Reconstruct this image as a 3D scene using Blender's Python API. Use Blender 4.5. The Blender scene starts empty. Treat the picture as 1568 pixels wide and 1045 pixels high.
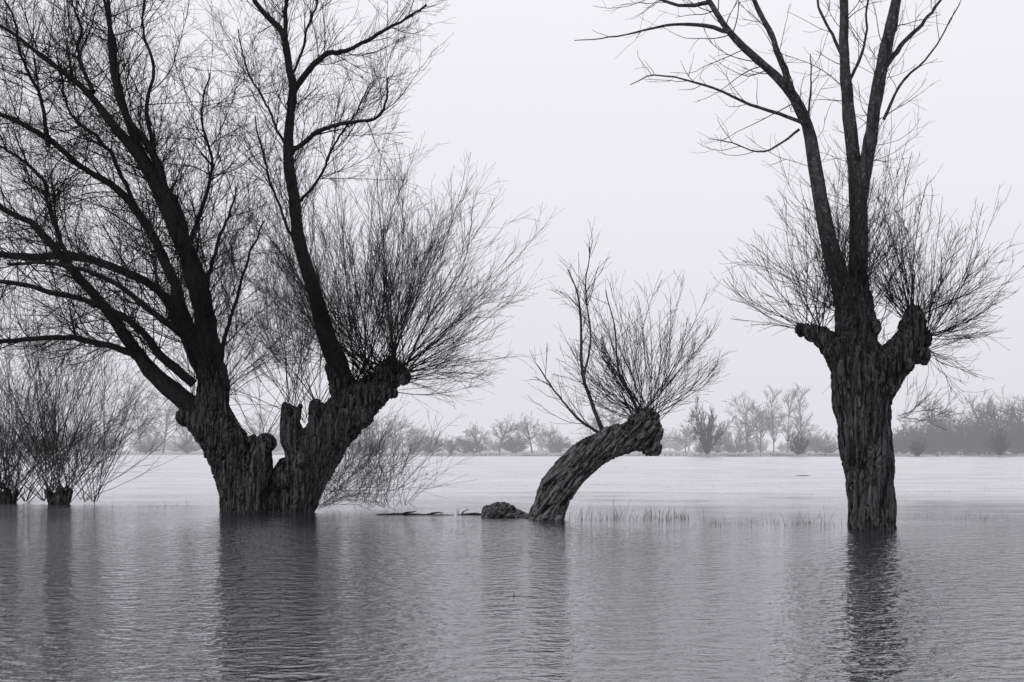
import bpy, math, time, numpy as np
from mathutils import Vector, noise
rng = np.random.default_rng(7)
FP = 2178.0; CH = 1.7; CX = 784.0; HY = 688.0
scene = bpy.context.scene
MIST = True

# ------------------------------------------------------------ materials
def new_mat(name):
    m = bpy.data.materials.new(name); m.use_nodes = True
    nt = m.node_tree; nt.nodes.clear()
    return m, nt
def bark_mat(name, c0, c1, scale=9.0, stretch=0.2, bump=0.6, lichen=0.0, p0=0.35, p1=0.72, rot=0.0):
    m, nt = new_mat(name); N = nt.nodes; L = nt.links
    out = N.new('ShaderNodeOutputMaterial'); b = N.new('ShaderNodeBsdfPrincipled')
    b.inputs['Roughness'].default_value = 0.85
    b.inputs['Specular IOR Level'].default_value = 0.2
    tc = N.new('ShaderNodeTexCoord'); mr = N.new('ShaderNodeMapping'); mp = N.new('ShaderNodeMapping')
    mr.inputs['Rotation'].default_value = (0, rot, 0)
    mp.inputs['Scale'].default_value = (1, 1, stretch)
    L.new(tc.outputs['Object'], mr.inputs['Vector']); L.new(mr.outputs[0], mp.inputs['Vector'])
    n1 = N.new('ShaderNodeTexNoise'); n1.inputs['Scale'].default_value = scale
    n1.inputs['Detail'].default_value = 6; n1.inputs['Roughness'].default_value = 0.65
    n1.inputs['Distortion'].default_value = 0.5
    L.new(mp.outputs[0], n1.inputs['Vector'])
    r = N.new('ShaderNodeValToRGB')
    r.color_ramp.elements[0].position = p0; r.color_ramp.elements[0].color = (*c0, 1)
    r.color_ramp.elements[1].position = p1; r.color_ramp.elements[1].color = (*c1, 1)
    L.new(n1.outputs[0], r.inputs[0])
    col = r.outputs[0]
    if lichen > 0:
        n2 = N.new('ShaderNodeTexNoise'); n2.inputs['Scale'].default_value = 14
        n2.inputs['Detail'].default_value = 3
        L.new(tc.outputs['Object'], n2.inputs['Vector'])
        r2 = N.new('ShaderNodeValToRGB')
        r2.color_ramp.elements[0].position = 0.58; r2.color_ramp.elements[0].color = (0, 0, 0, 1)
        r2.color_ramp.elements[1].position = 0.68; r2.color_ramp.elements[1].color = (1, 1, 1, 1)
        L.new(n2.outputs[0], r2.inputs[0])
        mul = N.new('ShaderNodeMath'); mul.operation = 'MULTIPLY'; mul.inputs[1].default_value = lichen
        L.new(r2.outputs[0], mul.inputs[0])
        mx = N.new('ShaderNodeMixRGB'); mx.inputs[2].default_value = (0.2, 0.2, 0.205, 1)
        L.new(mul.outputs[0], mx.inputs[0]); L.new(col, mx.inputs[1]); col = mx.outputs[0]
    L.new(col, b.inputs['Base Color'])
    if bump > 0:
        bp = N.new('ShaderNodeBump'); bp.inputs['Strength'].default_value = bump; bp.inputs['Distance'].default_value = 0.07
        L.new(n1.outputs[0], bp.inputs['Height']); L.new(bp.outputs[0], b.inputs['Normal'])
    L.new(b.outputs[0], out.inputs[0])
    return m
def plain_mat(name, c):
    m, nt = new_mat(name); N = nt.nodes; L = nt.links
    out = N.new('ShaderNodeOutputMaterial'); d = N.new('ShaderNodeBsdfDiffuse'); L.new(d.outputs[0], out.inputs[0])
    tc = N.new('ShaderNodeTexCoord'); n = N.new('ShaderNodeTexNoise'); n.inputs['Scale'].default_value = 0.7; n.inputs['Detail'].default_value = 1
    L.new(tc.outputs['Object'], n.inputs['Vector']); r = N.new('ShaderNodeValToRGB')
    r.color_ramp.elements[0].position = .3; r.color_ramp.elements[1].position = .7
    r.color_ramp.elements[0].color = (c * .6, c * .6, c * .61, 1); r.color_ramp.elements[1].color = (c * 1.4, c * 1.4, c * 1.43, 1)
    L.new(n.outputs[0], r.inputs[0]); L.new(r.outputs[0], d.inputs[0]); return m
M_TRUNK = bark_mat('willow_bark', (0.004, 0.004, 0.004), (0.17, 0.17, 0.174), 15, 0.07, 1.0, 0, 0.43, 0.80)
M_TRUNK_L = bark_mat('weathered_bark', (0.005, 0.005, 0.005), (0.28, 0.28, 0.285), 14, 0.15, 1.0, 0, 0.42, 0.76, -math.radians(40))
M_LIMB_D = bark_mat('limb_bark_dark', (0.006, 0.006, 0.006), (0.03, 0.03, 0.031), 12, 0.3, 0.6)
M_LIMB = bark_mat('limb_bark', (0.012, 0.012, 0.012), (0.075, 0.075, 0.077), 12, 0.3, 0.6, 0.45)
M_TWIG = plain_mat('twig_bark', 0.03)
M_SHRUB = plain_mat('shrub_bark', 0.075)
M_FAR = plain_mat('far_tree_bark', 0.03)
M_REED = plain_mat('dry_reed', 0.10)

# ------------------------------------------------------------ tube mesher
class Builder:
    def __init__(s): s.v = []; s.f = []; s.n = 0
    def add(s, P, R, sides=3):
        P = np.asarray(P, float); R = np.asarray(R, float)
        if P.ndim == 2: P = P[None]; R = R[None]
        N, n, _ = P.shape
        if N == 0: return
        T = np.gradient(P, axis=1); T /= np.linalg.norm(T, axis=2, keepdims=True) + 1e-9
        mean = np.abs(T).mean(axis=1); ref = np.eye(3)[np.argmin(mean, axis=1)][:, None, :]
        U = np.cross(T, ref); U /= np.linalg.norm(U, axis=2, keepdims=True) + 1e-9
        V = np.cross(T, U)
        a = np.arange(sides) * 2 * math.pi / sides
        ring = (P[:, :, None, :] + R[:, :, None, None] * (np.cos(a)[None, None, :, None] * U[:, :, None, :] + np.sin(a)[None, None, :, None] * V[:, :, None, :]))
        s.v.append(ring.reshape(-1, 3))
        base = s.n + (np.arange(N) * n * sides)[:, None, None]
        i = (np.arange(n - 1) * sides)[None, :, None]; j = np.arange(sides)[None, None, :]; j2 = (j + 1) % sides
        f = np.stack([base + i + j, base + i + j2, base + i + sides + j2, base + i + sides + j], axis=-1)
        s.f.append(f.reshape(-1, 4)); s.n += N * n * sides
    def mesh(s, name):
        return quad_mesh(name, np.concatenate(s.v), np.concatenate(s.f))
def quad_mesh(name, v, f, smooth=True):
    me = bpy.data.meshes.new(name)
    me.vertices.add(len(v)); me.vertices.foreach_set('co', np.ascontiguousarray(v, dtype=np.float32).ravel())
    me.loops.add(f.size); me.loops.foreach_set('vertex_index', np.ascontiguousarray(f, dtype=np.int32).ravel())
    me.polygons.add(len(f)); me.polygons.foreach_set('loop_start', np.arange(len(f), dtype=np.int32) * 4)
    me.update(calc_edges=True)
    if smooth: me.polygons.foreach_set('use_smooth', np.ones(len(f), dtype=bool))
    return me
def obj(name, me, mat, parent=None):
    o = bpy.data.objects.new(name, me); scene.collection.objects.link(o)
    me.materials.append(mat)
    if parent: o.parent = parent; o.matrix_parent_inverse = parent.matrix_world.inverted()
    return o
def empty(name, loc):
    e = bpy.data.objects.new(name, None); scene.collection.objects.link(e); e.location = loc
    bpy.context.view_layer.update(); return e

# ------------------------------------------------------------ growth
def norm(a): return a / (np.linalg.norm(a, axis=-1, keepdims=True) + 1e-9)
def catmull(pts, n):
    p = np.asarray(pts, float)
    d = np.r_[0, np.cumsum(np.linalg.norm(np.diff(p[:, :3], axis=0), axis=1))]
    q = np.vstack([2 * p[0] - p[1], p, 2 * p[-1] - p[-2]])
    ts = np.linspace(0, d[-1], n); out = []
    for t in ts:
        i = min(np.searchsorted(d, t, side='right') - 1, len(p) - 2); i = max(i, 0)
        u = (t - d[i]) / (d[i + 1] - d[i] + 1e-9)
        a, b, c, e = q[i], q[i + 1], q[i + 2], q[i + 3]
        out.append(0.5 * ((2 * b) + (c - a) * u + (2 * a - 5 * b + 4 * c - e) * u * u + (3 * b - a - 3 * c + e) * u ** 3))
    return np.array(out)
def W(x, y, D, dy=0.0):
    k = D / FP
    return ((x - CX) * k, D + dy, CH + (HY - y) * k)
def limb(pts, D, dy0=0.0, dy1=0.0, n=40, kink=0.02, thin=True):
    """pts (x,y,r) traced on the tree's own plane -> metres, leaning dy0..dy1 in depth"""
    k = D / FP; m = len(pts); a = []
    for i, p in enumerate(pts):
        u = i / (m - 1); r = p[2]
        if thin: r = r * (0.60 + 0.40 * min(r / 17, 1))
        a.append((*W(p[0], p[1], D, dy0 + (dy1 - dy0) * u), r * k))
    c = catmull(a, n); P = c[:, :3]; R = np.maximum(c[:, 3], 0.004)
    j = np.cumsum(rng.normal(0, kink, P.shape), axis=0); j -= np.linspace(0, 1, n)[:, None] * j[-1]; P = P + j * 0.8
    R = R * (1 + rng.normal(0, 0.05, R.shape))
    return P, R
def grow(start, d, L, r0, r1, n, up, wig):
    N = len(start); P = np.zeros((N, n, 3)); P[:, 0] = start; d = norm(d)
    st = (L / (n - 1))[:, None]
    curl = rng.normal(0, wig * 0.6, (N, 3))
    for k in range(1, n):
        d = norm(d + np.array([0, 0, up]) + rng.normal(0, wig, (N, 3)) + curl)
        P[:, k] = P[:, k - 1] + d * st
    t = np.linspace(0, 1, n)[None]
    R = r0[:, None] * (1 - t) + r1 * t
    return P, R
def spawn(P, R, dens, ang, Lr, n=5, up=0.05, wig=0.07, tmin=0.1, tmax=1.0, rs=0.6, cap=0.03, r1=0.004, taper=0.5):
    N, m, _ = P.shape
    seg = np.linalg.norm(np.diff(P, axis=1), axis=2).sum(1)
    tot = int(dens * seg.sum()); pr = seg / seg.sum()
    idx = rng.choice(N, tot, p=pr)
    t = rng.uniform(tmin, tmax, tot); f = np.clip(t * (m - 1), 0, m - 1.001); i = f.astype(int); u = (f - i)[:, None]
    pos = P[idx, i] * (1 - u) + P[idx, i + 1] * u
    T = norm(P[idx, i + 1] - P[idx, i])
    pr_ = R[idx, i] * (1 - u[:, 0]) + R[idx, i + 1] * u[:, 0]
    q = rng.normal(0, 1, (tot, 3)); q -= (q * T).sum(1, keepdims=True) * T; q = norm(q)
    a = np.radians(rng.uniform(ang[0], ang[1], tot))[:, None]
    d = np.cos(a) * T + np.sin(a) * q
    L = rng.uniform(Lr[0], Lr[1], tot) * (1 - taper * t)
    r0 = np.clip(pr_ * rs, r1, cap)
    return grow(pos, d, L, r0, r1, n, up, wig)
def fan(o, rad, N, axis, spread, Lup, Lside, r0=0.018, n=9, up=0.06, wig=0.045, mn=0.5, r1=0.004, ex=1.3):
    """shoots; o may be one point or a list of points along a pollard head"""
    o = np.atleast_2d(np.array(o, float))
    axis = norm(np.array(axis, float)); out = []
    while len(out) < N:
        v = norm(rng.normal(0, 1, 3))
        if math.degrees(math.acos(np.clip(v @ axis, -1, 1))) < spread: out.append(v)
    d = np.array(out)
    st = o[rng.integers(0, len(o), N)] + norm(d + rng.normal(0, .5, d.shape)) * rad * rng.uniform(0.2, 0.9, (N, 1))
    L = (Lside + (Lup - Lside) * np.clip(d[:, 2], 0, 1) ** ex) * rng.uniform(mn, 1.0, N)
    return grow(st, d, L, r0 * rng.uniform(0.4, 1.0, N), r1, n, up, wig)

# ------------------------------------------------------------ trunks
def trunk(name, tubes, knobs, D, mat, parent, voxel=0.03, axis=(0, 0, 1), amp=0.05, seed=0, lumpk=0.7):
    B = Builder(); k = D / FP
    for t in tubes:
        pts = t[0]; dy0, dy1 = (t[1] if len(t) > 1 else (0, 0))
        a = [(*W(p[0], p[1], D, dy0 + (dy1 - dy0) * i / (len(pts) - 1)), p[2] * k) for i, p in enumerate(pts)]
        c = catmull(a, 20); P = c[:, :3]; R = c[:, 3].copy()
        T0 = norm(P[0] - P[1]); T1 = norm(P[-1] - P[-2])
        e = [0.5, 0.85, 0.99]; w = [0.85, 0.5, 0.02]
        P = np.vstack([[P[0] + T0 * R[0] * q for q in e[::-1]], P, [P[-1] + T1 * R[-1] * q for q in e]])
        R = np.r_[[R[0] * q for q in w[::-1]], R, [R[-1] * q for q in w]]
        B.add(P, R, 20)
    for (x, y, r, dy) in knobs:
        c = np.array(W(x, y, D, dy)); r *= k
        th = np.linspace(0.02, math.pi - 0.02, 9)
        B.add(np.array([c + [0, 0, -math.cos(q) * r] for q in th]), np.sin(th) * r, 12)
    v = np.concatenate(B.v); f = list(map(tuple, np.concatenate(B.f).tolist()))
    off = 0
    for t in B.v:
        s = 20 if len(t) == 26 * 20 else 12
        f.append(tuple(range(off, off + s))[::-1]); f.append(tuple(range(off + len(t) - s, off + len(t)))); off += len(t)
    me = bpy.data.meshes.new('tmp'); me.from_pydata(v.tolist(), [], f); me.update()
    o = bpy.data.objects.new('tmp', me); scene.collection.objects.link(o)
    md = o.modifiers.new('r', 'REMESH'); md.mode = 'VOXEL'; md.voxel_size = voxel
    sm = o.modifiers.new('s', 'SMOOTH'); sm.factor = 0.5; sm.iterations = 3
    dg = bpy.context.evaluated_depsgraph_get()
    me2 = bpy.data.meshes.new_from_object(o.evaluated_get(dg))
    bpy.data.objects.remove(o)
    ax = Vector(axis).normalized(); so = Vector((seed * 7.3, seed * 3.1, seed))
    me2.update()
    nr = [vv.normal.copy() for vv in me2.vertices]
    for vv, nn in zip(me2.vertices, nr):
        p = vv.co; wv_ = noise.noise(p * 2.5 + so) * 0.10
        q = p - ax * (p.dot(ax) * 0.90) + so + Vector((wv_, wv_, 0))
        lump = noise.noise(p * 1.6 + so) * 1.6 + noise.noise(p * 3.7 + so) * lumpk
        rid = 1 - abs(noise.noise(q * 6.5)) * 3.0
        rid2 = 1 - abs(noise.noise(q * 13.0 + so)) * 3.0
        fine = noise.noise(p * 16)
        vv.co = p + nn * amp * (lump - 1.3 * max(rid, 0) ** 2 - 0.9 * max(rid2, 0) ** 2 + 0.3 * fine + 0.8)
    me2.polygons.foreach_set('use_smooth', np.ones(len(me2.polygons), dtype=bool)); me2.update()
    me2.name = name
    return obj(name, me2, mat, parent)

def finish_tree(limbs, sets, lm, thin_sets, E):
    B = Builder()
    for P, R in limbs: B.add(P, R, 10)
    obj('limbs', B.mesh('limbs'), lm, E)
    B = Builder()
    for P, R in sets: B.add(P, R, 4)
    for P, R in thin_sets: B.add(P, R, 3)
    me = B.mesh('twigs'); print('twigs', len(me.vertices)); obj('twigs', me, M_TWIG, E)
def stack(limbs): return np.stack([l[0] for l in limbs]), np.stack([l[1] for l in limbs])

# ============================================================ LEFT WILLOW
D = 38.2
E = empty('pollard_willow_tree', W(410, 785, D)[:2] + (0,))
trunk('trunk', [
    ([(378, 825, 42), (376, 785, 36), (370, 740, 34), (355, 700, 33), (336, 665, 35), (324, 635, 32), (328, 600, 23), (322, 560, 18)],),
    ([(340, 670, 28), (308, 645, 22), (292, 628, 14)],),
    ([(385, 800, 24), (392, 740, 22), (400, 705, 18), (402, 685, 15)], (-0.3, -0.35)),
    ([(410, 815, 30), (425, 760, 24), (440, 720, 20)], (0.1, 0.1)),
    ([(452, 825, 32), (455, 785, 26), (462, 745, 31), (480, 700, 35), (506, 662, 35), (536, 628, 31), (570, 600, 25), (598, 580, 20), (606, 570, 16)],),
    ([(462, 700, 26), (448, 660, 15), (442, 632, 10), (438, 622, 5)], (-0.1, -0.2)),
    ([(450, 650, 10), (456, 632, 6), (460, 624, 3)], (-0.2, -0.2)),
    ([(500, 660, 26), (490, 640, 14), (486, 622, 8)], (-0.2, -0.35)),
    ([(532, 625, 24), (528, 600, 19), (515, 568, 16)],)],
    [(598, 566, 19, 0.1), (614, 578, 14, -0.15), (588, 572, 15, -0.3), (556, 636, 18, -0.35), (408, 680, 15, -0.3), (392, 676, 9, -.3), (284, 640, 12, -0.1), (318, 660, 14, -0.45), (470, 700, 14, -0.6), (552, 600, 12, -0.3), (440, 735, 12, -0.4), (600, 600, 10, -.2), (495, 628, 7, -.3)],
    D, M_TRUNK, E, 0.026, (0.1, 0, 1), 0.055, 1)
A = limb([(328, 620, 23), (322, 560, 19), (318, 500, 17), (302, 420, 16), (284, 370, 14), (250, 295, 12.5), (215, 235, 10.5), (180, 195, 8.5), (140, 145, 6.5), (95, 110, 5), (40, 65, 4), (-20, 30, 3)], D, 0, -0.5)
Bq = limb([(305, 630, 17), (270, 600, 15), (235, 565, 13), (210, 530, 11), (170, 480, 9.5), (130, 430, 8.5), (95, 385, 7.5), (65, 350, 6.5), (30, 330, 5.5), (-10, 295, 5), (-60, 270, 4)], D, 0, -1.5)
C = limb([(228, 558, 8), (195, 538, 7), (150, 527, 6), (100, 522, 5.5), (50, 530, 5), (-10, 540, 4), (-80, 545, 3)], D, -0.3, -2.2)
Dd = limb([(322, 610, 13), (300, 560, 12), (270, 500, 10), (240, 450, 9), (195, 415, 8), (140, 390, 8), (80, 375, 8), (0, 376, 7.5), (-80, 370, 6)], D, 0.2, 2.2)
Ee = limb([(320, 550, 13), (285, 490, 11), (262, 430, 10), (235, 370, 9), (205, 320, 8.2), (165, 280, 7.2), (120, 255, 6.5), (80, 225, 6), (50, 198, 6), (0, 170, 5.5), (-60, 150, 4)], D, 0, 1.3)
F = limb([(255, 305, 9), (240, 240, 7.5), (208, 190, 6.5), (192, 140, 6), (184, 80, 5), (182, 20, 4), (170, -60, 2.5)], D, -0.2, -1)
A2 = limb([(312, 530, 12), (297, 460, 12), (275, 400, 11), (262, 330, 10), (226, 270, 9), (190, 210, 8), (165, 150, 7), (150, 90, 6), (140, 30, 5), (120, -60, 3)], D, 0.3, 2)
G = limb([(300, 590, 9), (255, 545, 8), (222, 505, 7), (170, 475, 6), (110, 458, 5), (50, 445, 4.5), (-10, 455, 4), (-60, 440, 3)], D, -0.2, -3)
H = limb([(340, 600, 8), (334, 540, 5.5), (345, 480, 4), (372, 400, 3), (395, 330, 2)], D, 0, 1)
H2 = limb([(322, 500, 7), (325, 430, 5), (345, 370, 3.5), (375, 300, 2)], D, 0, -1.2)
K = limb([(290, 385, 6), (308, 320, 4.5), (318, 250, 3.5), (302, 180, 2.8), (312, 100, 1.8)], D, 0, 0.8)
K2 = limb([(240, 270, 6), (236, 190, 4.5), (250, 120, 3.5), (240, 50, 2.6), (255, -20, 2)], D, 0, -1.6)
K3 = limb([(150, 150, 5), (120, 90, 4), (115, 30, 3), (90, -30, 2)], D, -0.5, 0.8)
K4 = limb([(60, 215, 5), (50, 140, 4), (20, 80, 3), (10, 20, 2.5), (-20, -40, 2)], D, 0.8, 0.2)
K5 = limb([(130, 430, 5), (90, 330, 4.5), (75, 280, 4), (30, 240, 3), (-30, 215, 2.5)], D, -1, -0.3)
K6 = limb([(205, 320, 5), (160, 230, 4.5), (130, 200, 4), (70, 140, 3), (50, 60, 2.5)], D, 0.5, 2.4)
K7 = limb([(325, 560, 8), (290, 520, 7), (250, 480, 6), (200, 440, 5), (140, 425, 4), (80, 430, 3)], D, -0.4, -3.4)
T = limb([(530, 605, 19), (516, 558, 16), (498, 510, 14), (478, 440, 12.5), (462, 380, 11.5), (450, 320, 10.5), (440, 260, 10), (437, 210, 9.5), (443, 150, 8.5), (438, 100, 7.5), (430, 50, 6.5), (400, 15, 5.5), (370, -30, 4)], D, 0, 0.3)
Ta = limb([(438, 240, 6), (460, 228, 5.5), (490, 205, 5), (530, 195, 4.2), (575, 188, 3.4), (592, 165, 2.6), (600, 130, 1.6)], D, 0.1, -0.8)
Tb = limb([(442, 158, 7), (460, 115, 6.5), (490, 80, 6), (530, 68, 4.8), (570, 45, 4), (610, 20, 3.2), (650, -10, 2.2)], D, 0.2, 1)
Tc = limb([(433, 60, 5), (432, 10, 4.5), (440, -60, 3), (450, -140, 2)], D, 0.2, 0)
Td = limb([(440, 130, 3.5), (470, 60, 2.8), (500, 0, 2.2), (520, -60, 1.8)], D, 0.2, -1)
Te = limb([(448, 320, 4), (485, 270, 3.2), (505, 215, 2.6), (540, 160, 2), (560, 110, 1.4)], D, 0.2, 1.2)
Tf = limb([(440, 230, 3.5), (400, 160, 2.6), (370, 100, 2), (355, 30, 1.6)], D, 0.2, 0.9)
Tg = limb([(465, 400, 4), (430, 330, 3), (410, 260, 2.4), (400, 190, 1.6)], D, 0.2, -0.9)
limbs = [A, Bq, C, Dd, Ee, F, A2, G, H, H2, K, K2, K3, K4, K5, K6, K7, T, Ta, Tb, Tc, Td, Te, Tf, Tg]
P0, R0 = stack(limbs)
sel = [0, 1, 2, 3, 4, 5, 6, 7, 10, 11, 12, 13, 14, 15, 16]
PL, RL = P0[sel], R0[sel]
s1 = spawn(PL, RL, 5.2, (25, 78), (1.2, 3.8), 11, 0.05, 0.09, 0.12, 1, 0.4, 0.018, 0.0045, 0.3)
s2 = spawn(*s1, 4.8, (20, 60), (0.4, 1.7), 7, 0.05, 0.09, 0.10, 1, 0.7, 0.008, 0.0038, 0.3)
s3 = spawn(*s2, 2.7, (18, 50), (0.3, 0.8), 4, 0.05, 0.08, 0.12, 1, 0.8, 0.0052, 0.0034, 0.2)
selT = [8, 9, 17, 18, 19, 20, 21, 22, 23, 24]
t1 = spawn(P0[selT], R0[selT], 4.4, (20, 60), (1.0, 3.1), 10, 0.07, 0.08, 0.15, 1, 0.35, 0.013, 0.004, 0.25)
t2 = spawn(*t1, 4.4, (16, 50), (0.4, 1.4), 7, 0.06, 0.08, 0.10, 1, 0.7, 0.007, 0.0036, 0.3)
t3 = spawn(*t2, 2.6, (15, 48), (0.25, 0.7), 4, 0.05, 0.08, 0.12, 1, 0.8, 0.005, 0.0033, 0.2)
f1 = fan([W(600, 570, D), W(612, 578, D), W(585, 580, D), W(570, 592, D)], 0.28, 140, (0.29, 0, 0.93), 86, 7.3, 3.3, 0.018, 14, 0.022, 0.04, 0.45, 0.004, 1.0)
f1b = fan([W(560, 605, D), W(540, 600, D)], 0.35, 44, (0.12, -0.1, 0.9), 44, 7.4, 3.8, 0.015, 13, 0.03, 0.05)
f1c = fan([W(470, 650, D), W(445, 635, D), W(490, 625, D), W(400, 680, D)], 0.25, 55, (-0.15, 0, 1), 55, 5.6, 2.4, 0.012, 12, 0.04, 0.055)
f1d = fan([W(330, 610, D), W(300, 625, D)], 0.4, 45, (0.35, 0, 1), 62, 5.6, 2.6, 0.013, 12, 0.04, 0.06)
ff = [f1, f1b, f1c, f1d]
g2 = [spawn(*f, 3.4, (10, 40), (0.7, 1.8), 7, 0.035, 0.06, 0.30, 0.97, 0.6, 0.007, 0.0034, 0.35) for f in ff]
g3 = [spawn(*g, 2.2, (14, 46), (0.25, 0.7), 4, 0.04, 0.07, 0.12, 1, 0.8, 0.0048, 0.003, 0.2) for g in g2]
finish_tree(limbs, [s1, t1] + ff, M_LIMB_D, [s2, s3, t2, t3] + g2 + g3, E)

# ============================================================ LEANING WILLOW
D = 34.6
E = empty('pollard_willow_tree', W(835, 795, D)[:2] + (0,))
trunk('trunk', [
    ([(814, 840, 38), (834, 795, 26), (847, 762, 25), (866, 730, 24), (893, 704, 23), (926, 684, 22), (958, 670, 22), (985, 662, 24), (994, 658, 22)],),
    ([(985, 660, 22), (986, 644, 16), (990, 636, 9)],),
    ([(980, 668, 20), (996, 680, 14), (1001, 686, 9)], (0, -0.1)),
    ([(912, 684, 15), (928, 667, 12), (945, 656, 8)], (-0.1, -0.2))],
    [(1002, 642, 9, 0), (970, 645, 10, -0.2), (1006, 662, 9, 0.1), (916, 690, 9, -0.25), (850, 790, 12, -0.2), (822, 784, 12, -0.2), (955, 666, 8, -.3), (878, 714, 8, -.3), (992, 690, 8, -.05)],
    D, M_TRUNK_L, E, 0.018, (0.62, 0, 0.75), 0.045, 2)
l1 = limb([(925, 668, 5), (905, 610, 4), (893, 560, 3.5), (891, 500, 2.8), (886, 450, 2.0), (870, 410, 1.3)], D, 0, 0.3, 20, 0.012)
l2 = limb([(930, 668, 4), (912, 660, 3.4), (885, 640, 2.8), (850, 600, 2.0), (822, 560, 1.2)], D, 0, -0.3, 20, 0.012)
l3 = limb([(895, 575, 2.6), (905, 510, 2.0), (898, 440, 1.6), (905, 375, 1.0)], D, 0.1, 0.4, 20, 0.012)
l4 = limb([(980, 640, 4), (965, 600, 3), (950, 560, 2.3), (945, 500, 1.8), (930, 440, 1.1)], D, 0.1, 0.6, 20, 0.012)
LL = [l1, l2, l3, l4]; P0, R0 = stack(LL)
a1 = spawn(P0, R0, 5.0, (15, 50), (0.5, 1.6), 8, 0.06, 0.07, 0.10, 0.95, 0.5, 0.008, 0.0035, 0.4)
f1 = fan([W(985, 635, D), W(1000, 645, D), W(972, 642, D)], 0.2, 92, (-0.02, 0, 1), 76, 4.1, 1.8, 0.012, 12, 0.04, 0.04, 0.5, 0.0036, 1.0)
g1 = spawn(*f1, 3.6, (12, 40), (0.4, 1.1), 7, 0.05, 0.06, 0.22, 0.97, 0.7, 0.0065, 0.0033, 0.35)
g2 = spawn(*a1, 3.0, (15, 42), (0.25, 0.7), 5, 0.05, 0.07, 0.12, 1, 0.7, 0.0055, 0.0033, 0.3)
g3 = spawn(*g1, 1.8, (15, 42), (0.2, 0.5), 4, 0.05, 0.07, 0.12, 1, 0.7, 0.0045, 0.003, 0.3)
finish_tree(LL, [a1, f1], M_LIMB, [g1, g2, g3], E)

# ============================================================ RIGHT WILLOW
D = 30.3
E = empty('pollard_willow_tree', W(1335, 810, D)[:2] + (0,))
trunk('trunk', [
    ([(1338, 860, 40), (1336, 815, 34), (1333, 760, 34), (1328, 700, 37), (1322, 640, 40), (1318, 590, 43), (1312, 550, 40), (1308, 510, 31), (1305, 475, 23), (1298, 440, 16)],),
    ([(1320, 510, 27), (1318, 470, 20), (1316, 420, 14)], (0.15, 0.15)),
    ([(1296, 552, 30), (1268, 524, 19), (1242, 508, 13), (1228, 504, 9)],),
    ([(1335, 600, 34), (1362, 560, 28), (1388, 525, 21), (1397, 492, 18), (1396, 478, 13)], (0, -0.1)),
    ([(1380, 550, 21), (1408, 530, 14), (1420, 514, 10)], (0, 0.2))],
    [(1276, 464, 6, -0.2), (1270, 540, 12, -0.3), (1345, 560, 16, -0.4), (1410, 545, 12, -0.1), (1352, 600, 12, -0.45), (1295, 500, 11, -0.3), (1400, 480, 12, -0.1), (1330, 505, 14, -0.25), (1240, 503, 9, 0.0), (1412, 520, 9, -.1), (1335, 580, 10, -.5), (1385, 560, 8, -.3)],
    D, M_TRUNK, E, 0.02, (0, 0, 1), 0.042, 3)
k = 0.012
L1 = limb([(1302, 500, 20), (1290, 440, 17), (1275, 390, 15), (1262, 330, 13), (1248, 260, 12), (1232, 195, 11), (1205, 145, 9.5), (1170, 110, 8), (1130, 75, 7.2), (1100, 40, 6.2), (1070, -10, 5), (1040, -70, 3)], D, 0, -0.6, 30, k)
L2 = limb([(1316, 500, 22), (1315, 430, 17), (1318, 370, 15), (1318, 300, 14), (1312, 220, 12.5), (1308, 150, 11), (1302, 80, 9.5), (1300, 0, 8), (1300, -90, 6)], D, 0.1, 0.4, 30, k)
L3 = limb([(1316, 340, 11), (1326, 270, 12), (1336, 205, 12), (1347, 140, 11.5), (1358, 80, 11), (1370, 20, 10), (1378, -40, 8), (1385, -110, 6)], D, 0.1, -0.3, 30, k)
L4 = limb([(1207, 148, 7.5), (1190, 95, 6.5), (1178, 50, 5.8), (1160, 0, 5), (1148, -70, 3)], D, -0.4, 0.5, 24, k)
L5 = limb([(1352, 110, 6), (1385, 65, 5), (1420, 30, 4), (1455, -15, 3)], D, -0.1, 0.6, 18, k)
L6 = limb([(1226, 195, 4.5), (1180, 180, 3.8), (1130, 167, 3.2), (1080, 147, 2.6), (1020, 135, 2.0), (985, 138, 1.5), (958, 152, 1)], D, -0.4, -1.2, 20, k)
L7 = limb([(1112, 60, 5), (1070, 45, 4.2), (1030, 42, 3.2), (985, 48, 2.4), (930, 55, 1.7), (880, 58, 1)], D, -0.5, 0.2, 20, k)
L8 = limb([(1085, 15, 5), (1040, 25, 3.6), (990, 15, 2.8), (940, 15, 2), (890, 2, 1.4), (835, 12, 0.9)], D, -0.5, -1.2, 20, k)
L9 = limb([(1232, 190, 2.8), (1236, 140, 2), (1232, 95, 1.2)], D, -0.4, -0.6, 12, k)
L10 = limb([(1350, 185, 3.6), (1375, 130, 2.8), (1410, 95, 2.1), (1450, 25, 1.2)], D, -0.1, -0.9, 16, k)
L11 = limb([(1306, 100, 4.4), (1290, 50, 3.8), (1270, 0, 3), (1262, -50, 2)], D, 0.3, 1, 16, k)
L12 = limb([(1304, 120, 3.6), (1330, 60, 3), (1340, 0, 2.5), (1350, -50, 2)], D, 0.3, 1, 16, k)
L13 = limb([(1218, 205, 3), (1170, 235, 2), (1120, 215, 1.4), (1090, 205, 0.9)], D, -0.4, 0.5, 16, k)
limbs = [L1, L2, L3, L4, L5, L6, L7, L8, L9, L10, L11, L12, L13]
def rs(l, n=24):
    c = np.hstack([l[0], l[1][:, None]]); t = np.linspace(0, len(c) - 1, n)
    return np.stack([np.interp(t, np.arange(len(c)), c[:, q]) for q in range(4)], 1)
RS = np.stack([rs(l) for l in limbs]); P0 = RS[..., :3]; R0 = RS[..., 3]
big = [0, 1, 2]; small = list(range(3, 13))
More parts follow.
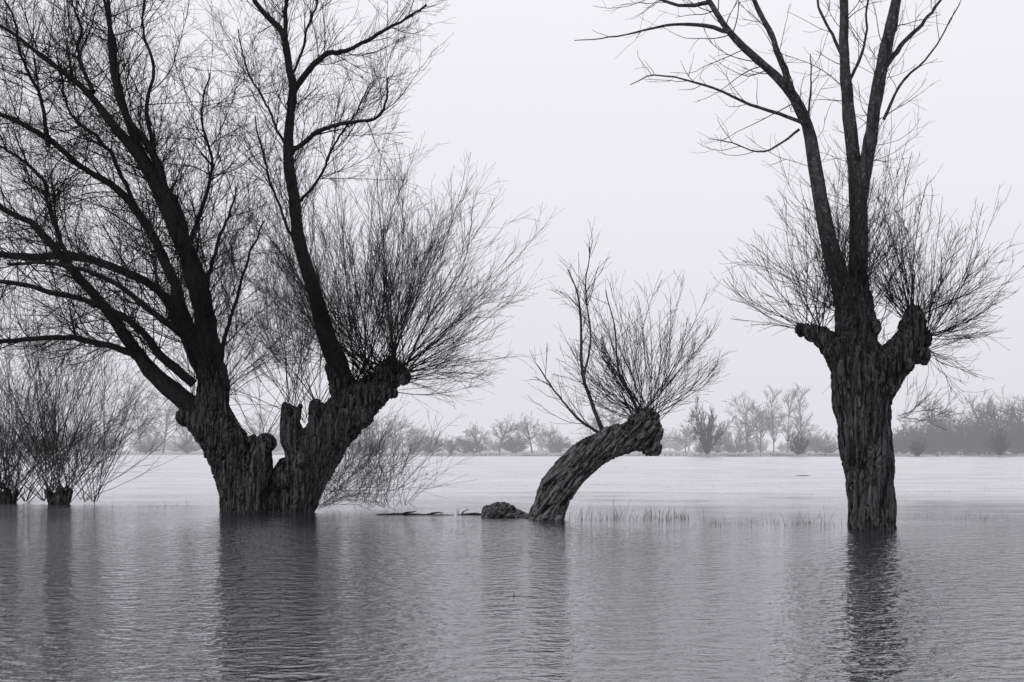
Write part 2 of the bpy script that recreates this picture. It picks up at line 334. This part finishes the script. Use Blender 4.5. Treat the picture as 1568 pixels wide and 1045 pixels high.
s1 = spawn(P0[big], R0[big], 2.4, (40, 85), (0.8, 2.8), 10, 0.06, 0.09, 0.5, 1, 0.2, 0.012, 0.004, 0.3)
s1b = spawn(P0[small], R0[small], 2.0, (25, 70), (0.5, 1.5), 8, 0.07, 0.10, 0.2, 1, 0.5, 0.008, 0.0038, 0.35)
s1c = spawn(P0[big], R0[big], 3.0, (50, 90), (0.5, 2.0), 9, 0.12, 0.09, 0.08, 0.55, 0.15, 0.007, 0.0036, 0.1)
s2 = [spawn(*s, 2.8, (20, 58), (0.25, 0.9), 6, 0.06, 0.09, 0.15, 1, 0.7, 0.006, 0.0032, 0.3) for s in (s1, s1b, s1c)]
fa = fan([W(1240, 500, D), W(1232, 505, D), W(1256, 510, D), W(1276, 470, D)], 0.12, 52, (-0.32, 0, 0.9), 76, 3.7, 2.0, 0.012, 12, 0.05, 0.045, 0.5, 0.0036, 1.0)
fb = fan([W(1400, 482, D), W(1412, 520, D), W(1395, 485, D), W(1420, 512, D)], 0.17, 92, (0.31, 0, 0.92), 78, 3.8, 1.95, 0.012, 12, 0.055, 0.045, 0.5, 0.0036, 1.0)
fc = fan([W(1308, 490, D), W(1330, 500, D), W(1290, 480, D), W(1310, 440, D)], 0.35, 60, (0, 0, 1), 62, 3.8, 2.0, 0.011, 12, 0.05, 0.05)
fd = fan(W(1415, 535, D), 0.2, 20, (1, 0, -0.1), 55, 1.8, 1.4, 0.008, 9, 0.02, 0.09)
fe = fan(W(1375, 640, D), 0.1, 8, (1, -0.1, 0.2), 35, 1.5, 1.2, 0.005, 9, 0.05, 0.11)
fg = fan([W(1315, 500, D, -0.4), W(1330, 540, D, -0.55), W(1290, 470, D, -.3)], 0.3, 70, (0, -0.8, 0.0), 85, 0.9, 0.6, 0.007, 8, 0.02, 0.16)
FF = [fa, fb, fc, fd, fe, fg]
g2 = [spawn(*f, 3.8, (12, 42), (0.3, 1.05), 7, 0.05, 0.07, 0.16, 0.97, 0.7, 0.006, 0.0033, 0.3) for f in FF]
g3 = [spawn(*g, 1.9, (15, 42), (0.15, 0.45), 4, 0.05, 0.08, 0.12, 1, 0.7, 0.0045, 0.0028, 0.3) for g in g2]
finish_tree(limbs, [s1, s1b, s1c] + FF, M_LIMB, s2 + g2 + g3, E)

# ============================================================ SHRUBS
def shrub(name, xs_, y, D, N, axis, spread, Lup, Lside, r0, dens=1.7, up=0.04, stump=True, rad=0.3, mat=M_SHRUB, r1=0.0038, wig=0.06):
    x = xs_[0]
    E = empty(name, W(x, y, D)[:2] + (0,))
    if stump:
        trunk('stump', [([(x - 2, y + 20, 11), (x, y, 11), (x + 2, y - 10, 8), (x + 3, y - 18, 5)],), ([(x + 4, y + 10, 9), (x + 12, y - 8, 6), (x + 17, y - 20, 3)],), ([(x - 2, y + 10, 9), (x - 11, y - 8, 6), (x - 18, y - 18, 3)],)], [(x + 9, y - 5, 5, 0.1)], D, M_TRUNK, E, 0.03, (0, 0, 1), 0.04, x)
        o = [W(x + 3, y - 18, D), W(x + 15, y - 15, D), W(x - 15, y - 14, D), W(x, y - 8, D), W(x, y - 10, D, -.1)] + [W(q, y - 2, D, rng.uniform(-.6, .6)) for q in xs_[1:]]
    else:
        o = [W(q, y - 4, D, rng.uniform(-.6, .6)) for q in xs_]
    f = fan(o, rad, N, axis, spread, Lup, Lside, r0, 13, up, wig, 0.45)
    g = spawn(*f, dens, (12, 45), (0.5, 1.9), 7, 0.04, 0.07, 0.15, 0.97, 0.6, 0.008, r1, 0.2)
    h = spawn(*g, dens * 0.6, (12, 45), (0.25, 0.8), 4, 0.04, 0.07, 0.15, 1, 0.6, 0.005, r1 * .9, 0.2)
    B = Builder(); B.add(*f, 4); B.add(*g, 3); B.add(*h, 3)
    obj('stems', B.mesh('stems'), mat, E)
shrub('willow_shrub', [90, 108, 75, 125, 150, 60], 772, 44, 90, (0.04, 0, 1), 54, 7.6, 3.4, 0.017, 2.6, 0.035, rad=0.18)
shrub('willow_shrub', [8, 22, -10, 40], 772, 45, 84, (-0.02, 0, 1), 52, 8.0, 3.4, 0.017, 2.6, 0.035, rad=0.18)
shrub('willow_shrub', [-110, -90, -130, -70], 772, 44, 50, (0, 0, 1), 42, 6.8, 2.8, 0.018, 2.2)
shrub('bramble_shrub', [470, 480, 490], 782, 37.6, 45, (0.6, -0.1, 0.6), 45, 3.0, 3.0, 0.008, 2.6, 0.0, False, 0.25, wig=0.09)
shrub('bramble_shrub', [600, 585, 615, 570], 784, 40, 30, (0.0, 0, 1), 60, 2.5, 1.3, 0.008, 2.6, 0.03, False, 0.3, wig=0.09)
shrub('bramble_shrub', [545, 560, 520, 505], 780, 41, 40, (0.0, 0, 1), 60, 2.6, 1.6, 0.008, 2.6, 0.03, False, 0.3, wig=0.09)

# ============================================================ LOG, DRIFTWOOD
D = 35.5
E = empty('driftwood_log', W(775, 790, D)[:2] + (0,))
trunk('log_body', [([(752, 794, 12), (762, 784, 14), (778, 785, 12), (793, 789, 9), (806, 793, 5)], (0.1, -0.2)), ([(752, 792, 12), (746, 782, 6)],), ([(758, 776, 6), (772, 775, 5), (788, 779, 3)], (0.2, 0.2))], [(768, 780, 8, -0.1), (790, 786, 5, 0)], D, M_TRUNK_L, E, 0.02, (1, 0, 0.1), 0.05, 5)
E = empty('floating_branch', W(630, 789, 37)[:2] + (0,))
B = Builder()
for pts in ([(575, 789, 2), (610, 788, 3.6), (640, 788.5, 4), (668, 789, 3), (695, 789, 1.5)], [(604, 789, 1.6), (622, 786, 2.6), (638, 783, 1.2)], [(650, 789, 2), (664, 786, 2.4), (680, 785, 1)], [(700, 789, 2), (722, 787, 3.4), (748, 789, 2.2)], [(706, 788, 1.5), (712, 782, 1.2), (718, 780, .8)]):
    P, R = limb(pts, 36.8, 0.2, -0.2, 14, 0.006); B.add(P, R, 6)
obj('branch', B.mesh('branch'), M_LIMB_D, E)
B = Builder()
P, R = limb([(786, 914, 0.9), (800, 915, 1.8), (825, 914.5, 2.0), (843, 916, 0.9)], 16.4, 0, 0, 10, 0.002); B.add(P, R, 5)
P, R = limb([(786, 916, 1.2), (787, 912, 1.2), (788, 907, 0.6)], 16.4, 0, 0, 6, 0.001); B.add(P, R, 5)
obj('floating_twig', B.mesh('floating_twig'), M_LIMB_D)
B = Builder()
P, R = limb([(1218, 729, 0.5), (1230, 728.5, 1.1), (1240, 729, 0.5)], 90, 0, 0, 10, 0.005); B.add(P, R, 5)
obj('floating_stick', B.mesh('floating_stick'), M_LIMB_D)

# ============================================================ REEDS
def reeds(name, specs, mat):
    B = Builder()
    for (x0, x1, y, spread, N, h0, h1) in specs:
        Dd_ = CH * FP / (y - HY); kk = Dd_ / FP
        nc = max(2, N // 5); cx = rng.uniform(x0, x1, nc); cd = rng.uniform(-spread, spread, nc)
        i = rng.integers(0, nc, N)
        X = (cx[i] - CX) * kk + rng.normal(0, 0.12, N); Y = Dd_ + cd[i] + rng.normal(0, 0.15, N)
        st = np.stack([X, Y, np.full(N, -0.05)], 1)
        d = np.stack([rng.normal(0, .22, N), rng.normal(0, .22, N), np.ones(N)], 1)
        P, R = grow(st, d, rng.uniform(h0, h1, N) * rng.uniform(.5, 1, N), np.full(N, 0.0045), 0.002, 5, 0.0, 0.08)
        B.add(P, R, 3)
    obj(name, B.mesh(name), mat)
reeds('reed_grass', [(880, 1065, 796, 0.8, 190, 0.12, 0.42), (900, 960, 795, 0.8, 12, 0.4, 0.9), (1075, 1290, 803, 1.0, 130, 0.08, 0.28), (1220, 1260, 803, .4, 10, 0.3, 0.75),
    (500, 830, 788, 1.2, 110, 0.08, 0.25), (120, 330, 776, 1.5, 50, 0.08, 0.3), (700, 715, 788, .3, 12, .15, .45), (1380, 1568, 790, 3, 50, 0.08, 0.25), (860, 1568, 750, 10, 110, 0.06, 0.2)], M_REED)

# ============================================================ GROUND / WATER
def fbm(x, y): return noise.noise(Vector((x, y, 0.3))) + 0.5 * noise.noise(Vector((x * 2.1, y * 2.1, 4.3)))
xs = np.sort(np.r_[np.linspace(-3000, -260, 25), np.linspace(-250, 250, 200), np.linspace(260, 3000, 25)])
ys = np.sort(np.r_[np.linspace(-60, 250, 18), np.linspace(256, 620, 150), np.linspace(640, 6000, 40)])
def ss(a, b, x): t = min(max((x - a) / (b - a), 0), 1); return t * t * (3 - 2 * t)
def gz(x, y):
    z = -0.7
    z = max(z, -0.7 + 1.0 * ss(370 + 18 * noise.noise(Vector((x / 60, 0, 0))), 430, y) + (0.2 * fbm(x / 25, y / 25) * ss(430, 500, y)))
    a = math.exp(-((y - 335 - 0.03 * x) / 6) ** 2) * ss(-60, -20, x) * (1 - ss(95, 130, x))
    z = max(z, -0.7 + a * (1.0 + 0.35 * fbm(x / 9, 3)))
    b = math.exp(-((y - 318) / 8) ** 2) * ss(28, 45, x)
    z = max(z, -0.7 + b * (1.1 + 0.5 * fbm(x / 8, 9)))
    return z
G_ = np.array([[gz(x, y) for x in xs] for y in ys])
XX, YY = np.meshgrid(xs, ys); v = np.stack([XX, YY, G_], -1).reshape(-1, 3)
nx, ny = len(xs), len(ys)
ii, jj = np.meshgrid(np.arange(ny - 1), np.arange(nx - 1), indexing='ij'); a0 = (ii * nx + jj).ravel()
quads = np.stack([a0, a0 + 1, a0 + nx + 1, a0 + nx], 1)
mg, nt = new_mat('floodplain_grass'); N = nt.nodes; L = nt.links
out = N.new('ShaderNodeOutputMaterial'); b = N.new('ShaderNodeBsdfPrincipled'); b.inputs['Roughness'].default_value = 0.95
tc = N.new('ShaderNodeTexCoord'); n1 = N.new('ShaderNodeTexNoise'); n1.inputs['Scale'].default_value = 0.15; n1.inputs['Detail'].default_value = 8
L.new(tc.outputs['Object'], n1.inputs['Vector']); r = N.new('ShaderNodeValToRGB')
r.color_ramp.elements[0].position = 0.3; r.color_ramp.elements[0].color = (0.06, 0.06, 0.062, 1); r.color_ramp.elements[1].position = 0.7; r.color_ramp.elements[1].color = (0.42, 0.42, 0.43, 1)
L.new(n1.outputs[0], r.inputs[0])
L.new(r.outputs[0], b.inputs['Base Color']); L.new(b.outputs[0], out.inputs[0])
obj('ground', quad_mesh('ground', v, quads), mg)
Ng = 16000; gx = rng.uniform(-180, 190, Ng); gy = rng.uniform(300, 410, Ng)
gzv = np.array([gz(a_, b_) for a_, b_ in zip(gx, gy)]); kp = (gzv > 0.0) & (gzv < 0.4)
st = np.stack([gx[kp], gy[kp], gzv[kp] - 0.05], 1); Nk = len(st)
P, R = grow(st, np.stack([rng.normal(0, .3, Nk), rng.normal(0, .3, Nk), np.ones(Nk)], 1), rng.uniform(0.15, 0.7, Nk), np.full(Nk, 0.11), 0.03, 3, 0, 0.1)
B = Builder(); B.add(P, R, 3); obj('bank_grass', B.mesh('bank_grass'), M_REED)

mw, nt = new_mat('flood_water'); N = nt.nodes; L = nt.links
out = N.new('ShaderNodeOutputMaterial')
gl = N.new('ShaderNodeBsdfGlossy'); gl.inputs['Color'].default_value = (0.98, 0.98, 0.995, 1)
df = N.new('ShaderNodeBsdfDiffuse'); df.inputs['Color'].default_value = (0.025, 0.025, 0.028, 1)
fr = N.new('ShaderNodeFresnel'); fr.inputs['IOR'].default_value = 4.3
mix = N.new('ShaderNodeMixShader')
tc = N.new('ShaderNodeTexCoord')
def nz(sc, sx, sy, det, rot=0.0, dist=0.3):
    mp = N.new('ShaderNodeMapping'); mp.inputs['Scale'].default_value = (sx, sy, 1); mp.inputs['Rotation'].default_value = (0, 0, rot)
    L.new(tc.outputs['Object'], mp.inputs['Vector'])
    n = N.new('ShaderNodeTexNoise'); n.inputs['Scale'].default_value = sc; n.inputs['Detail'].default_value = det; n.inputs['Distortion'].default_value = dist
    L.new(mp.outputs[0], n.inputs['Vector']); return n.outputs[0]
def math_(op, a, b_):
    m = N.new('ShaderNodeMath'); m.operation = op
    for i, q in enumerate((a, b_)):
        if isinstance(q, (int, float)): m.inputs[i].default_value = q
        else: L.new(q, m.inputs[i])
    return m.outputs[0]
def mrange(src, a, b_, c, d):
    m = N.new('ShaderNodeMapRange'); m.inputs['From Min'].default_value = a; m.inputs['From Max'].default_value = b_
    m.inputs['To Min'].default_value = c; m.inputs['To Max'].default_value = d; L.new(src, m.inputs['Value']); return m.outputs[0]
sx = N.new('ShaderNodeSeparateXYZ'); L.new(tc.outputs['Object'], sx.inputs[0])
w1 = nz(10.0, 0.95, 1.0, 3, 0.35)
w2 = nz(3.8, 0.95, 1.0, 3, -0.25)
w3 = nz(0.07, 0.4, 1.0, 2)
w5 = nz(0.9, 0.8, 0.35, 4, 0.1)      # longer undulations on the open flood
h = math_('ADD', math_('MULTIPLY', w1, 0.020), math_('MULTIPLY', w2, 0.052))
h = math_('MULTIPLY', h, math_('ADD', math_('MULTIPLY', w3, 1.6), 0.25))
h = math_('MULTIPLY', h, mrange(sx.outputs[1], 34, 60, 1.0, 0.5))
h = math_('ADD', h, math_('MULTIPLY', w5, mrange(sx.outputs[1], 36, 60, 0.0, 0.10)))
# cat's-paws: patches of finer and coarser wind ripple = varying micro-roughness
rough = math_('MULTIPLY', mrange(sx.outputs[1], 30, 60, 0.05, 0.30), mrange(nz(0.35, 0.5, 1.0, 4, 0.05), 0.35, 0.65, 0.55, 1.25))
L.new(rough, gl.inputs['Roughness'])
bp = N.new('ShaderNodeBump'); bp.inputs['Strength'].default_value = 1.0; bp.inputs['Distance'].default_value = 1.0
L.new(h, bp.inputs['Height'])
bp2 = N.new('ShaderNodeBump'); bp2.inputs['Strength'].default_value = 0.7; bp2.inputs['Distance'].default_value = 1.0
L.new(h, bp2.inputs['Height']); L.new(bp2.outputs[0], fr.inputs['Normal'])
L.new(bp.outputs[0], gl.inputs['Normal'])
L.new(fr.outputs[0], mix.inputs[0]); L.new(df.outputs[0], mix.inputs[1]); L.new(gl.outputs[0], mix.inputs[2]); L.new(mix.outputs[0], out.inputs[0])
wv = np.array([(-3000, -60, 0), (3000, -60, 0), (3000, 5900, 0), (-3000, 5900, 0)], float)
obj('water', quad_mesh('water', wv, np.array([[0, 1, 2, 3]]), False), mw)

# ============================================================ DISTANT TREES
def proto(h, kind):
    if kind == 'round':
        tr = grow(np.zeros((1, 3)), np.array([[0.05, 0, 1.]]), np.array([h * 0.62]), np.array([h * 0.022]), h * 0.008, 6, 0.02, 0.05)
        a = spawn(*tr, 26 / (h * 0.62), (30, 68), (h * .38, h * .6), 6, 0.06, 0.09, 0.25, 1, 0.6, 0.16, 0.04, 0.4)
    elif kind == 'poplar':
        tr = grow(np.zeros((1, 3)), np.array([[0.0, 0, 1.]]), np.array([h * 0.95]), np.array([h * 0.016]), 0.05, 6, 0.02, 0.03)
        a = spawn(*tr, 34 / h, (18, 40), (h * .22, h * .34), 6, 0.09, 0.07, 0.15, 0.95, 0.6, 0.14, 0.04, 0.4)
    else:
        a = fan((0, 0, 0), 1.0, 34, (0, 0, 1), 66, h, h * 0.55, 0.16, 6, 0.05, 0.07, r1=0.04); tr = None
    b_ = spawn(*a, 90 / (26 * h * .4), (20, 55), (h * .15, h * .28), 4, 0.06, 0.09, 0.2, 1, 0.7, 0.09, 0.035, 0.3)
    c = spawn(*b_, 2.8, (15, 50), (h * .06, h * .13), 3, 0.05, 0.08, 0.1, 1, 0.8, 0.055, 0.03, 0.2)
    return [q for q in (tr, a, b_, c) if q is not None]
protos = {kd: [proto(14, kd) for _ in range(6)] for kd in ('round', 'poplar', 'bush')}
def place(B, kd, x, y, h, w=1.0, lod=False):
    p = protos[kd][rng.integers(6)]; s = h / 14; an = rng.uniform(0, 6.28); c_, s_ = math.cos(an), math.sin(an); z = max(gz(x, y), -0.1)
    if lod: p = p[:-1]
    for P, R in p:
        Q = np.stack([(P[..., 0] * c_ - P[..., 1] * s_) * s * w + x, (P[..., 0] * s_ + P[..., 1] * c_) * s * w + y, P[..., 2] * s + z], -1)
        B.add(Q, R * (0.6 + 0.4 * s) * (2.4 if lod else 1.1), 3)
def ptop(xp, ytop, D): return (xp - CX) * D / FP, D, CH + (HY - ytop) * D / FP
B = Builder()
for (xp, yt, D_, kd) in [(735, 646, 480, 'round'), (765, 636, 490, 'round'), (815, 632, 480, 'round'), (845, 650, 520, 'round'), (712, 662, 480, 'bush'), (690, 668, 490, 'bush'), (788, 652, 500, 'bush'),
    (940, 602, 480, 'round'), (915, 632, 520, 'round'), (1145, 602, 500, 'round'), (1165, 612, 510, 'round'), (1185, 608, 510, 'poplar'), (1206, 610, 510, 'poplar'), (1228, 606, 515, 'poplar'), (1250, 652, 520, 'bush'), (1125, 645, 520, 'bush'),
    (250, 594, 520, 'round'), (215, 594, 540, 'round'), (285, 630, 540, 'round'), (600, 630, 540, 'round'), (560, 624, 560, 'round'), (640, 648, 540, 'round'), (400, 625, 580, 'round'), (985, 640, 540, 'round'), (1050, 646, 540, 'round')]:
    x, y, h = ptop(xp, yt, D_); place(B, kd, x, y, h, 1.15)
for _ in range(60):
    D_ = rng.uniform(470, 550); xp = rng.uniform(-200, 1800)
    x, y, h = ptop(xp, rng.uniform(664, 682), D_); place(B, 'bush', x, y, h, rng.uniform(1, 2))
obj('distant_tree_line', B.mesh('distant_tree_line'), M_FAR)
B = Builder()
for _ in range(200):
    D_ = rng.uniform(700, 1100); xp = rng.uniform(-250, 1850); yt = 662 - 7 * math.sin(xp / 70.) + 6 * math.sin(xp / 23.) + rng.normal(0, 6)
    x, y, h = ptop(xp, yt, D_); place(B, ['round', 'bush'][rng.integers(2)], x, y, h, rng.uniform(1, 1.7), True)
obj('distant_woodland', B.mesh('distant_woodland'), M_FAR)
B = Builder()
for (xp, yt, D_, kd, w) in [(1428, 602, 420, 'round', 1), (1405, 630, 430, 'bush', 1), (1462, 622, 430, 'round', 1.1), (1500, 604, 410, 'round', 1.1), (1535, 594, 400, 'round', 1.2), (1568, 596, 410, 'round', 1.2), (1600, 600, 410, 'round', 1.2), (1640, 610, 410, 'round', 1.2),
    (1385, 646, 430, 'bush', 1.3), (1445, 635, 430, 'bush', 1.3), (1480, 628, 420, 'bush', 1.3), (1515, 625, 420, 'bush', 1.3), (1555, 625, 415, 'bush', 1.4), (1590, 640, 420, 'bush', 1.4), (1420, 645, 420, 'bush', 1.4), (1360, 660, 430, 'bush', 1.4), (1535, 635, 425, 'bush', 1.4), (1500, 640, 425, 'bush', 1.4),
    (1460, 642, 440, 'bush', 1.6), (1430, 640, 440, 'bush', 1.6), (1490, 632, 440, 'bush', 1.6), (1525, 630, 440, 'bush', 1.6), (1565, 632, 440, 'bush', 1.6), (1400, 645, 440, 'bush', 1.6)]:
    x, y, h = ptop(xp, yt, D_); place(B, kd, x, y, h, w)
obj('distant_tree_clump', B.mesh('distant_tree_clump'), M_FAR)
for (xp, yt, D_, w) in [(1082, 604, 318, 0.62), (1222, 655, 322, 0.7), (1530, 652, 318, 0.8), (1405, 668, 322, 0.9)]:
    B = Builder(); x, y, h = ptop(xp, yt, D_); place(B, 'bush', x, y, h, w); obj('bare_shrub', B.mesh('bare_shrub'), M_FAR)

# ============================================================ MIST
if MIST:
    mm, nt = new_mat('winter_mist'); N = nt.nodes; L = nt.links
    out = N.new('ShaderNodeOutputMaterial'); ab = N.new('ShaderNodeVolumeAbsorption'); em = N.new('ShaderNodeEmission'); ad = N.new('ShaderNodeAddShader')
    SG = 0.00085
    ab.inputs['Color'].default_value = (0, 0, 0, 1); ab.inputs['Density'].default_value = SG
    em.inputs['Color'].default_value = (0.76, 0.755, 0.80, 1); em.inputs['Strength'].default_value = SG  # mist emits horizon colour itself, standing in for skylight it would scatter
    L.new(ab.outputs[0], ad.inputs[0]); L.new(em.outputs[0], ad.inputs[1]); L.new(ad.outputs[0], out.inputs['Volume'])
    import bmesh
    bm = bmesh.new(); bmesh.ops.create_cube(bm, size=1)
    for v_ in bm.verts: v_.co = Vector((v_.co.x * 5600, 60 + (v_.co.y + .5) * 5600, -3 + (v_.co.z + .5) * 45))
    me = bpy.data.meshes.new('mist'); bm.to_mesh(me); obj('mist', me, mm)

# ============================================================ WORLD / SUN
w = bpy.data.worlds.new('World'); scene.world = w; w.use_nodes = True; nt = w.node_tree; N = nt.nodes; L = nt.links; N.clear()
out = N.new('ShaderNodeOutputWorld'); bg = N.new('ShaderNodeBackground'); bg.inputs['Strength'].default_value = 0.1
sk = N.new('ShaderNodeTexSky'); sk.sky_type = 'NISHITA'; sk.sun_disc = False
EL, AZ = math.radians(38), math.radians(215)
sk.sun_elevation = EL; sk.sun_rotation = AZ; sk.dust_density = 4
bw = N.new('ShaderNodeRGBToBW'); L.new(sk.outputs[0], bw.inputs[0])
tc = N.new('ShaderNodeTexCoord'); sp = N.new('ShaderNodeSeparateXYZ'); L.new(tc.outputs['Generated'], sp.inputs[0])
r = N.new('ShaderNodeValToRGB'); e = r.color_ramp.elements
e[0].position = 0.0; e[0].color = (0.76, 0.755, 0.80, 1); e[1].position = 0.30; e[1].color = (0.92, 0.915, 0.965, 1)
e2 = e.new(0.12); e2.color = (0.84, 0.835, 0.885, 1)
L.new(sp.outputs[2], r.inputs[0])
sc_ = N.new('ShaderNodeVectorMath'); sc_.operation = 'SCALE'; sc_.inputs['Scale'].default_value = 10.2
L.new(r.outputs[0], sc_.inputs[0])
mx = N.new('ShaderNodeMixRGB'); mx.inputs[0].default_value = 0.95
L.new(bw.outputs[0], mx.inputs[1]); L.new(sc_.outputs[0], mx.inputs[2]); L.new(mx.outputs[0], bg.inputs[0]); L.new(bg.outputs[0], out.inputs[0])
sl = bpy.data.lights.new('sun', 'SUN'); sl.energy = 0.8; sl.angle = math.radians(20); sl.color = (1, 0.985, 0.97)
so = bpy.data.objects.new('sun', sl); scene.collection.objects.link(so)
dirv = Vector((-0.6, -0.55, 0.75)); so.rotation_euler = dirv.to_track_quat('Z', 'Y').to_euler()

cam = bpy.data.cameras.new('camera'); co = bpy.data.objects.new('camera', cam); scene.collection.objects.link(co)
co.location = (0, 0, CH); co.rotation_euler = (math.radians(90), 0, 0)
cam.lens = 50; cam.sensor_width = 36; cam.shift_y = (HY - 522.5) / 1568; cam.clip_end = 8000; cam.clip_start = 0.1
scene.camera = co
scene.view_settings.view_transform = 'Standard'; scene.view_settings.look = 'None'; scene.view_settings.exposure = 0
print('verts', sum(len(o.data.vertices) for o in scene.objects if o.type == 'MESH'))
